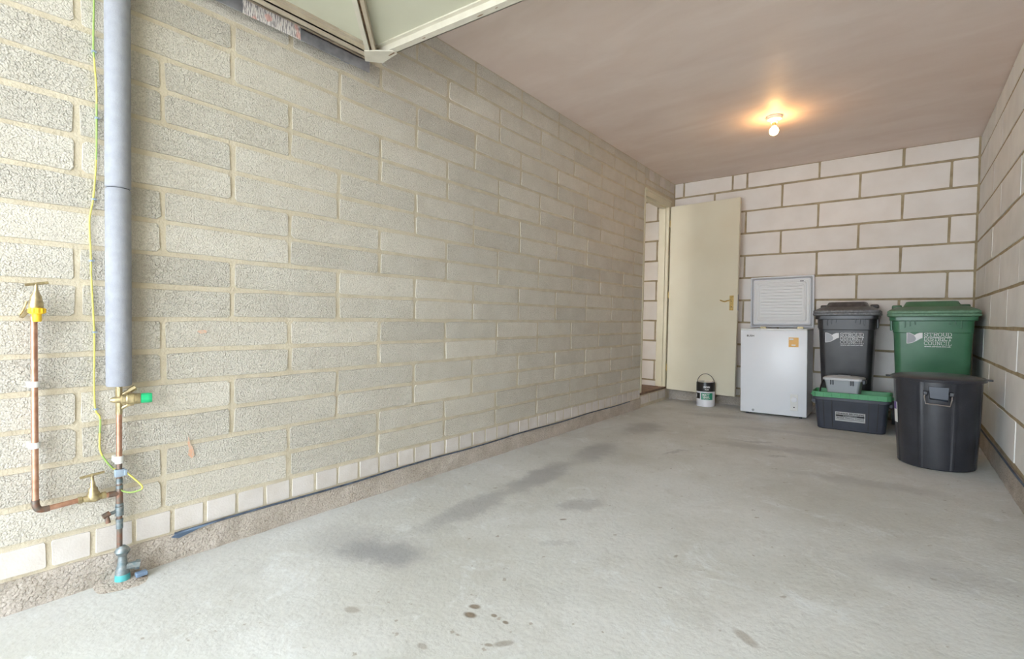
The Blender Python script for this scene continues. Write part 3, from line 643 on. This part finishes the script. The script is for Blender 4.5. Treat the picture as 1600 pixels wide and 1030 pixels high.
b = NB(); prof = 0; cyl(b, (-.16,-.006,.042), (-.16,.002,.042), .011, seg=16); cyl(b, (-.16,-.0065,.042),(-.16,-.006,.042), .004, seg=10); fin('drain_plug', b, M['gasket'], fz)
cpn = NB(); box(cpn, .145, .205, -.004, .001, .07, .215, .002); cpn = fin('control_panel', cpn, M['white2'], fz)
b = NB(); lathe(b, [(.024,0),(.024,.004),(.019,.010),(.0,.010)], 24, axis((.175,-.004,.170),(0,-1,0))); box(b, .172,.178,-.0165,-.012,.152,.188,.001); fin('thermostat_dial', b, M['white'], cpn, smooth=.6)
b = NB(); cyl(b, (.175,-.0055,.100),(.175,-.003,.100), .006, seg=12); tag(fin('indicator_light', b, M['tin_b'], cpn), 'small dark indicator')
b = NB(); text_bm(b, 'BUSH', -.218, .727, .062, .017, -.0015, .02); tag(flat('brand_lettering', b, M['blk'], fz), 'small dark lettering at top left')
b = NB(); box(b, .128, .205, -.0015, .0005, .640, .725); stk = tag(fin('energy_sticker', b, M['orange'], fz), 'orange square sticker')
b = NB(); box(b, .134,.165,-.0025,-.0015,.703,.716); fin('sticker_print', b, M['ink'], stk)
b = NB(); box(b,.150,.182,-.0025,-.0015,.652,.662); fin('sticker_print', b, M['ink'], stk)
ld = empty('lid', (0, .375, FH+.012), (-.0, 0, 0)); ld.parent = fz
LHt = .498
b = NB(); box(b, -.268, .280, .0, .045, 0, LHt, .008); fin('lid_shell', b, M['white'], ld, smooth=.6)
# liner: stepped raised tray
b = NB()
def rxz(hx, hz, r, y, cz=LHt/2, cx_=.006): return [(x+cx_, y, z+cz) for x, z in rrect(hx, hz, r)]
loft(b, [rxz(.262,.237,.012,0), rxz(.262,.237,.012,-.006), rxz(.250,.225,.012,-.006), rxz(.246,.221,.012,-.001)], cap0=False, cap1=False)
fin('gasket', b, M['gasket'], ld)
b = NB()
loft(b, [rxz(.240,.215,.012,0), rxz(.236,.211,.012,-.008), rxz(.226,.201,.014,-.008), rxz(.222,.197,.014,-.003), rxz(.214,.189,.02,-.003), rxz(.208,.183,.02,-.014), rxz(.196,.171,.02,-.014), rxz(.190,.165,.02,-.008)], cap0=False)
fin('lid_liner', b, M['liner'], ld)
for i in range(11):
    z = .10 + .03*i
    b = NB(); box(b, -.172, .184, -.016, -.008, z-.005, z+.005, .004, 1); fin('liner_rib', b, M['liner'], ld)
b = NB(); box(b, .165, .195, -.009, -.0085, LHt-.058, LHt-.050); tag(fin('lid_mark', b, M['gink'], ld), 'tiny dark print')
for x in (-.15, .17):
    b = NB(); box(b, x-.025, x+.025, .372, .395, FH-.004, FH+.020, .003); cyl(b, (x-.028,.377,FH+.006),(x+.028,.377,FH+.006),.006,seg=10); fin('hinge', b, M['dull_brass'], fz)
b = NB(); tube(b, smooth_path([(-.272,.34,.20),(-.285,.32,.19),(-.300,.27,.13),(-.298,.22,.085),(-.287,.20,.06),(-.275,.20,.055)], 6), .0045, 8); tag(fin('power_cord', b, M['white2'], fz, smooth=1), 'white cord looping out on the left side')

# ------------------------------------------------------------------ wheelie bins
def wheelie(name, loc, hw_t, hw_b, dep_t, dep_b, ht, body, lidm, skm, label, tx, tw, tz, ths, rz=0):
    """origin at the front-bottom centre on the floor, front faces -y"""
    t = tag(empty(name, loc, (0, -math.atan(TILT), rz)), label, 'wheelie bin', 'council wheelie bins')
    BH = ht - .115
    b = NB(); rings = []
    for f_ in (0, .02, .5, .86, .865, 1.0):
        hw = hw_b + (hw_t-hw_b)*f_; dd = dep_b + (dep_t-dep_b)*f_; z = .03 + f_*(BH-.03)
        fr = -(dep_t*.06)*f_ ; e = .004 if f_ >= .865 else 0
        if f_ == 0: hw -= .012; dd -= .02
        rings.append([(x, y+dd/2+fr+.02*(1-f_), z) for x, y in rrect(hw+e, dd/2+e, .045, 5)])
    loft(b, rings, cap1=False); fin('body', b, body, t, smooth=.5)
    fy = lambda z: .02*(1-(z-.03)/(BH-.03)) - (dep_t*.06)*((z-.03)/(BH-.03))
    # front raised panel edges + lower recess lip
    b = NB(); z = .26
    pr = [(-hw_b*.42, .245), (hw_b*.42, .245), (hw_b*.36, .30), (-hw_b*.36, .30)]
    loft(b, [[(x, fy(zz)+.002, zz) for x, zz in pr], [(x*.94, fy(zz)-.010, zz+(.004 if zz<.27 else -.012)) for x, zz in pr]]); fin('front_grip', b, body, t)
    # rim
    b = NB(); loft(b, [ring3(hw_t+.004, dep_t/2+.004, .04, BH-.035, dep_t/2-dep_t*.06), ring3(hw_t+.022, dep_t/2+.018, .045, BH-.030, dep_t/2-dep_t*.06), ring3(hw_t+.022, dep_t/2+.018, .045, BH, dep_t/2-dep_t*.06), ring3(hw_t-.006, dep_t/2-.006, .04, BH, dep_t/2-dep_t*.06), ring3(hw_t-.012, dep_t/2-.012, .04, BH-.1, dep_t/2-dep_t*.06)], cap0=False, cap1=False); fin('rim', b, body, t, smooth=.4)
    for sgn in (-1, 1):
        for i in range(3):
            x = sgn*(hw_t-.07-.03*i); b = NB(); box(b, x-.004, x+.004, -dep_t*.06-.012, -dep_t*.06+.01, BH-.085+.012*i, BH-.03, .002, 1); fin('rim_gusset', b, body, t)
    # lid
    cy = dep_t/2-dep_t*.06
    b = NB()
    hw, hd = hw_t+.030, dep_t/2+.030
    loft(b, [ring3(hw-.004, hd-.004, .04, BH-.004, cy, 5), ring3(hw+.004, hd+.004, .045, BH+.0, cy, 5), ring3(hw+.004, hd+.004, .045, BH+.020, cy, 5), ring3(hw-.002, hd-.002, .045, BH+.024, cy, 5), ring3(hw+.001, hd+.001, .045, BH+.028, cy, 5), ring3(hw-.004, hd-.004, .04, BH+.046, cy, 5), ring3(hw-.05, hd-.06, .06, BH+.072, cy, 5)]); lid = fin('lid', b, lidm, t, smooth=.45)
    b = NB(); loft(b, [ring3(hw+.004, hd+.004, .045, BH+.002, cy, 5), ring3(hw+.0075, hd+.0075, .045, BH+.004, cy, 5), ring3(hw+.0075, hd+.0075, .045, BH+.018, cy, 5), ring3(hw+.002, hd+.002, .045, BH+.021, cy, 5), ring3(hw+.0055, hd+.0055, .045, BH+.025, cy, 5), ring3(hw+.0055, hd+.0055, .045, BH+.038, cy, 5), ring3(hw-.003, hd-.003, .045, BH+.045, cy, 5)], cap0=False, cap1=False); tag(fin('lid_skirt', b, skm, lid, smooth=.4), 'dusty lighter edge of the lid')
    b = NB(); loft(b, [ring3(hw*.66, hd*.78, .03, BH+.07, cy+.03), ring3(hw*.58, hd*.66, .03, BH+.112, cy+.03), ring3(hw*.54, hd*.62, .03, BH+.115, cy+.03)]); fin('lid_dome', b, lidm, lid, smooth=.4)
    for sgn in (-1, 1):
        b = NB(); x = sgn*hw*.80; box(b, x-hw*.13, x+hw*.13, cy+hd*.3, cy+hd*.95, BH+.062, BH+.097, .01); fin('lid_lug', b, lidm, lid, smooth=.4)
        b = NB(); cyl(b, (sgn*(hw_t-.06)-.02, dep_t*.94+.035, BH+.045), (sgn*(hw_t-.06)+.02, dep_t*.94+.035, BH+.045), .016, seg=14); fin('hinge', b, body, t, smooth=.5)
        b = NB(); cyl(b, (sgn*(hw_b-.02), dep_b-.03, .10), (sgn*(hw_b+.035), dep_b-.03, .10), .10, seg=28); wh = fin('wheel', b, M['dgrey'], t, smooth=.5)
        b = NB(); cyl(b, (sgn*(hw_b+.034), dep_b-.03, .10), (sgn*(hw_b+.040), dep_b-.03, .10), .05, seg=20); fin('hub', b, body, wh, smooth=.5)
        b = NB(); box(b, sgn*(hw_t+.012)-.008, sgn*(hw_t+.012)+.008, cy-.05, cy+.10, BH-.11, BH-.03, .004, 1); fin('side_lug', b, body, t)
    b = NB(); cyl(b, (-hw_t*.8, dep_t*.94+.03, BH+.01), (hw_t*.8, dep_t*.94+.03, BH+.01), .013, seg=12); fin('handle', b, body, t, smooth=.5)
    b = NB(); box(b, -hw_b, hw_b, .03, .12, 0, .04, .01); fin('front_foot', b, body, t)
    # lettering on the front, following the sloping face
    lt = empty('council_lettering', (0,0,0)); lt.parent = t; lt['label'] = 'white council name and flag emblem'
    def put(bm): xform(bm, lambda v: (v.x, fy(v.z) - .0015 + v.y, v.z))
    lh = ths
    b = NB()
    slab(b, 'STROUD', tx, tz-lh, tw, lh, 0); slab(b, 'DISTRICT', tx, tz-2.22*lh, tw, lh, 0); slab(b, 'COUNCIL', tx, tz-3.44*lh, tw, lh, 0, .5)
    put(b); flat('name_print', b, M['ink'], lt)
    b = NB(); text_bm(b, 'www.stroud.gov.uk', tx, tz-4.15*lh, tw*.98, lh*.5, 0, .02); put(b); flat('web_print', b, M['ink'], lt)
    ew = tw*.60; ex = tx - ew - tw*.06; eh = lh*3.1
    U = lambda u, v: (ex+u*ew, tz - (1-v)*eh)
    left = [(0,1.02),(.15,.98),(.32,.88),(.46,.78),(.54,.62),(.60,.48),(.58,.32),(.50,.18),(.36,.09),(.18,.03),(0,.0)]
    b = NB(); b.faces.new([b.verts.new((U(u,v)[0], 0, U(u,v)[1])) for u, v in left]); put(b); flat('emblem_shade', b, M['ink2'], lt)
    right = [(.48,.76),(.62,.90),(.80,.98),(1.0,1.0),(1.0,.50),(.86,.44),(.72,.32),(.60,.22),(.50,.18),(.58,.32),(.61,.48),(.55,.64)]
    b = NB(); b.faces.new([b.verts.new((U(u,v)[0], -.0003, U(u,v)[1])) for u, v in right])
    for (u0,v0),(u1,v1) in zip(left, left[1:]+left[:1]):
        p = Vector(U(u0,v0)); q2 = Vector(U(u1,v1)); dd = (q2-p).normalized(); nn = Vector((-dd.y, dd.x))*.0016
        b.faces.new([b.verts.new((a_.x, -.0004, a_.y)) for a_ in (p+nn, q2+nn, q2-nn, p-nn)])
    put(b); flat('emblem_print', b, M['ink'], lt)
    return t
bx = 1.680
bb = wheelie('wheelie_bin', (bx, 4.945, zf(bx)), .198, .165, .45, .37, 1.035, M['binblk'], M['lidblk'], M['skirt'], 'narrower charcoal wheelie bin beside the freezer, black lid closed', -.036, .160, .772, .0262)
b = NB(); box(b, -.165, .165, -.0145, -.0115, .83, .836)
b = fin('panel_line', b, M['tin_b'], bb)
gx = 2.220
bg_ = wheelie('wheelie_bin', (gx, 4.715, zf(gx)), .226, .196, .62, .52, 1.02, M['bingrn'], M['lidgrn'], M['skirtg'], 'wide green wheelie bin in the corner behind the black dustbin', -.044, .150, .785, .026)

# ------------------------------------------------------------------ recycling box
rx = 1.735
rb = tag(empty('recycling_box', (rx, 4.635, zf(rx)), (0, -math.atan(TILT), -.01)), 'black recycling crate with a green rim, in front of the charcoal bin', 'crate')
b = NB()
RB = lambda hx, hy, z, r=.03: ring3(hx, hy-.055, r, z, .125)
loft(b, [RB(.213,.150,0), RB(.222,.160,.008), RB(.243,.178,.255), RB(.236,.170,.255), RB(.215,.153,.012)], cap1=True); fin('body', b, M['boxblk'], rb, smooth=.5)
for sx in (-.17, -.115, .115, .17):
    b = NB(); loft(b, [[(sx-.003,.018,.02),(sx+.003,.018,.02),(sx+.003,.024,.02),(sx-.003,.024,.02)],[(sx*1.06-.003,-.0025,.24),(sx*1.06+.003,-.0025,.24),(sx*1.06+.003,.006,.24),(sx*1.06-.003,.006,.24)]]); fin('side_rib', b, M['tin_b'], rb)
b = NB(); loft(b, [RB(.243,.178,.235), RB(.256,.190,.238), RB(.256,.190,.258), RB(.240,.176,.260)], cap0=False, cap1=False); fin('rim_band', b, M['boxblk'], rb, smooth=.5)
b = NB(); loft(b, [RB(.250,.186,.258,.035), RB(.258,.200,.262,.035), RB(.260,.202,.300,.035), RB(.256,.196,.303,.035), RB(.252,.186,.298,.035), RB(.246,.180,.262,.035)], cap0=False); gl = tag(fin('tray_lid', b, M['boxgrn'], rb, smooth=.5), 'bright green dished lid')
for sgn in (-1, 1):
    b = NB(); box(b, min(sgn*.255, sgn*.275), max(sgn*.255, sgn*.275), .08, .18, .262, .276, .004); fin('lid_grip', b, M['boxgrn'], gl)
    b = NB(); box(b, min(sgn*.240, sgn*.268), max(sgn*.240, sgn*.268), .07, .17, .20, .235, .006); fin('handle', b, M['boxblk'], rb)
for i in range(9):
    x = -.235 + .058*i; b = NB(); box(b, x-.003, x+.003, -.026, -.018, .264, .292, .001, 1); fin('lid_rib', b, M['boxgrn'], gl)
sl = (-.002-.02)/.25
fyb = lambda z: .020 - .018*(z/.25) - .0025
lb = NB(); q = [(-.098,.076),(.098,.076),(.098,.150),(-.098,.150)]
lb.faces.new([lb.verts.new((x, fyb(z), z)) for x, z in q]); bmesh.ops.solidify(lb, geom=lb.faces[:], thickness=-.001)
lab = tag(fin('printed_label', lb, M['ink'], rb), 'white rectangular label with printed lettering')
def onlab(bm, d): xform(bm, lambda v: (v.x, fyb(v.z) - d, v.z))
b = NB(); b.faces.new([b.verts.new((x, 0, z)) for x, z in [(-.092,.113),(.092,.113),(.092,.127),(-.092,.127)]]); onlab(b, .0012); flat('label_band', b, M['blk'], lab)
b = NB(); text_bm(b, 'KERBSIDE RECYCLING', -.090, .131, .180, .013, 0, .03); onlab(b, .0013); flat('label_print', b, M['blk'], lab)
b = NB(); text_bm(b, 'Stroud District Council', -.088, .098, .176, .012, 0, .02)
onlab(b, .0013); flat('label_print', b, M['blk'], lab)
b = NB(); text_bm(b, 'IN PARTNERSHIP WITH', -.045, .1165, .09, .007, 0, .02); onlab(b, .0018); flat('label_print', b, M['ink'], lab)
b = NB(); b.faces.new([b.verts.new((x, 0, z)) for x, z in [(-.090,.089),(.090,.089),(.090,.0925),(-.090,.0925)]]); onlab(b, .0013); flat('label_rule', b, M['gink'], lab)

# ------------------------------------------------------------------ kitchen caddy
ca = tag(empty('food_caddy', (1.672, 4.675, .300), (0, -math.atan(TILT), -.10)), 'small grey food caddy with a clip lid sitting in the green-rimmed crate', 'caddy')
CA = lambda hx, hy, z, r=.025: ring3(hx, hy, r, z, .085)
b = NB(); loft(b, [CA(.095,.065,0), CA(.102,.072,.006), CA(.122,.084,.128), CA(.126,.088,.130), CA(.126,.088,.136)]); fin('body', b, M['grey'], ca, smooth=.5)
b = NB(); loft(b, [CA(.127,.090,.128), CA(.133,.096,.130), CA(.133,.096,.146), CA(.122,.084,.154), CA(.085,.05,.160)]); cl_ = tag(fin('lid', b, mat('pale_grey_plastic', (.76,.77,.78), .4), ca, smooth=.5), 'paler grey lid with a projecting rim')
b = NB(); loft(b, [ring3(.05,.02,.01,.158,.085), ring3(.042,.016,.01,.166,.085)]); fin('lid_grip', b, M['grey'], cl_)
for x in (-.075, -.060, .060, .075):
    b = NB(); box(b, x-.004, x+.004, -.010, .006, .092, .132, .002, 1); fin('latch_rib', b, M['dgrey'], ca)
b = NB(); box(b, .128, .150, .03, .11, .106, .138, .006); fin('latch', b, M['dgrey'], ca)
for sgn in (-1, 1):
    b = NB(); cyl(b, (sgn*.124,.085,.118),(sgn*.142,.085,.118),.010,seg=12); fin('handle_pivot', b, M['dgrey'], ca)
b = NB(); hp = [(-.140,.085,.120),(-.147,.06,.10),(-.152,.02,.05),(-.150,-.005,.0),(-.13,-.012,-.015)]
tube(b, smooth_path(hp, 5), .006, 8); tag(fin('carry_handle', b, M['tin_b'], ca, smooth=1), 'dark carrying handle folded down')

# ------------------------------------------------------------------ round dustbin
dx, dy = 2.212, 3.905
db = tag(empty('dustbin', (dx, dy, zf(dx)), (0, -math.atan(TILT), 0)), 'round black plastic dustbin with a flat lid near the right wall', 'dustbin')
b = NB(); SG = 144
def dring(r, z, rib=.0035):
    out = []
    for i in range(SG):
        a = 2*PI*i/SG; k = (i % 18) in (8, 9)
        rr = r + (rib if k else 0); out.append((rr*math.cos(a), rr*math.sin(a), z))
    return out
loft(b, [dring(.172,0,0), dring(.182,.008), dring(.196,.25), dring(.205,.50), dring(.205,.525,0), dring(.199,.525,0), dring(.175,.02,0)]); fin('body', b, M['dust'], db, smooth=.35)
b = NB(); lathe(b, [(.205,.512),(.222,.514),(.224,.528),(.216,.534),(.206,.532),(.198,.536),(.185,.542),(.12,.548),(.0,.550)], 72); dl = fin('lid', b, M['dust'], db, smooth=.6)
for a in (PI*1.02, -.02):
    b = NB(); ca_, sa_ = math.cos(a), math.sin(a); box(b, .215, .245, -.022, .022, .520, .530, .003)
    bmesh.ops.rotate(b, verts=b.verts[:], cent=(0,0,0), matrix=Matrix.Rotation(a, 3, 'Z')); fin('lid_tab', b, M['dust'], dl)
b = NB(); loft(b, [[(x, -.19, z) for x, z in [(-.047,.490),(.047,.490),(.044,.400),(-.040,.410)]], [(x*.92, -.224, z) for x, z in [(-.047,.488),(.047,.488),(.044,.418),(-.040,.424)]]]); ph = tag(fin('handle_boss', b, mat('boss_plastic', (.25,.28,.33), .25), db), 'glossy slate-grey handle boss')
b = NB(); tube(b, [(-.058,-.208,.455),(-.062,-.226,.43),(-.058,-.236,.392),(.048,-.236,.385),(.056,-.226,.42),(.056,-.208,.445)], .0042, 8); tag(fin('wire_handle', b, M['chrome'], db, smooth=.8), 'silvery wire carrying handle')
for x in (-.058, .056):
    b = NB(); box(b, x-.010, x+.010, -.222, -.19, .440, .462, .003); fin('handle_lug', b, M['dust'], db)
b = NB()
def cylpatch(bm, r, a0, a1, z0, z1, rz=None, n=8):
    A = [bm.verts.new((r*math.cos(a0+(a1-a0)*i/n), r*math.sin(a0+(a1-a0)*i/n), z0)) for i in range(n+1)]
    r2 = r if rz is None else rz
    B = [bm.verts.new((r2*math.cos(a0+(a1-a0)*i/n), r2*math.sin(a0+(a1-a0)*i/n), z1)) for i in range(n+1)]
    for i in range(n): bm.faces.new((A[i], A[i+1], B[i+1], B[i]))
cylpatch(b, .2005, -2.92, -2.70, .245, .37, .2055); sk_ = tag(flat('label_patch', b, M['ink'], db), 'white and purple label at the left edge')
b = NB(); cylpatch(b, .2045, -2.92, -2.74, .325, .37, .2062); flat('label_print', b, M['purple'], sk_)

# ------------------------------------------------------------------ paint tin
pt = tag(empty('paint_tin', (.475, 5.165, zf(.475)), (0, -math.atan(TILT), 0)), 'white and black paint tin with a wire handle in front of the cream door', 'paint tin')
PR = .088
b = NB(); lathe(b, [(.083,0),(PR,.004),(PR,.240),(.084,.244)], 40); fin('tin_body', b, M['tin_w'], pt, smooth=.5)
b = NB(); lathe(b, [(PR+.0012,.155),(PR+.0012,.238),(PR-.001,.246),(.080,.248),(.078,.243),(0,.243)], 40, cap=False); fin('lid', b, M['tin_b'], pt, smooth=.5)
def wrap(bm, r, a_mid=-PI/2+.28):
    xform(bm, lambda v: (r*math.cos(a_mid+v.x/PR), r*math.sin(a_mid+v.x/PR), v.z))
b = NB(); cylpatch(b, PR+.0008, -PI/2-.20, -PI/2+1.1, .072, .142); gp = tag(flat('green_label', b, M['tin_g'], pt), 'green panel with white lettering')
b = NB(); cylpatch(b, PR+.0008, -PI/2-1.35, -PI/2-.35, .080, .138); bp_ = tag(flat('black_label', b, M['tin_b'], pt), 'black panel at the left')
b = NB(); cylpatch(b, PR+.0014, -PI/2-1.15, -PI/2-.85, .090, .128); flat('label_patch', b, M['ink'], bp_)
b = NB(); text_bm(b, 'MATT', -.030, .112, .068, .022, 0, .03); text_bm(b, 'VINYL', -.030, .086, .072, .022, 0, .03); text_bm(b, 'EMULSION', -.028, .076, .055, .006, 0, .02); wrap(b, PR+.0016); flat('label_print', b, M['ink'], gp)
b = NB(); text_bm(b, 'CROWN', -.022, .192, .062, .020, 0, .05); text_bm(b, 'TRADE', -.008, .170, .040, .012, 0, .03); wrap(b, PR+.003); flat('brand_lettering', b, M['ink'], pt)
b = NB(); hp = [(PR*1.02*math.cos(t), 0, .215+.115*math.sin(t)) for t in [PI*i/14 for i in range(15)]]
tube(b, hp, .003, 8)
tag(fin('wire_handle', b, M['tin_b'], pt, smooth=1), 'thin dark wire handle standing up')
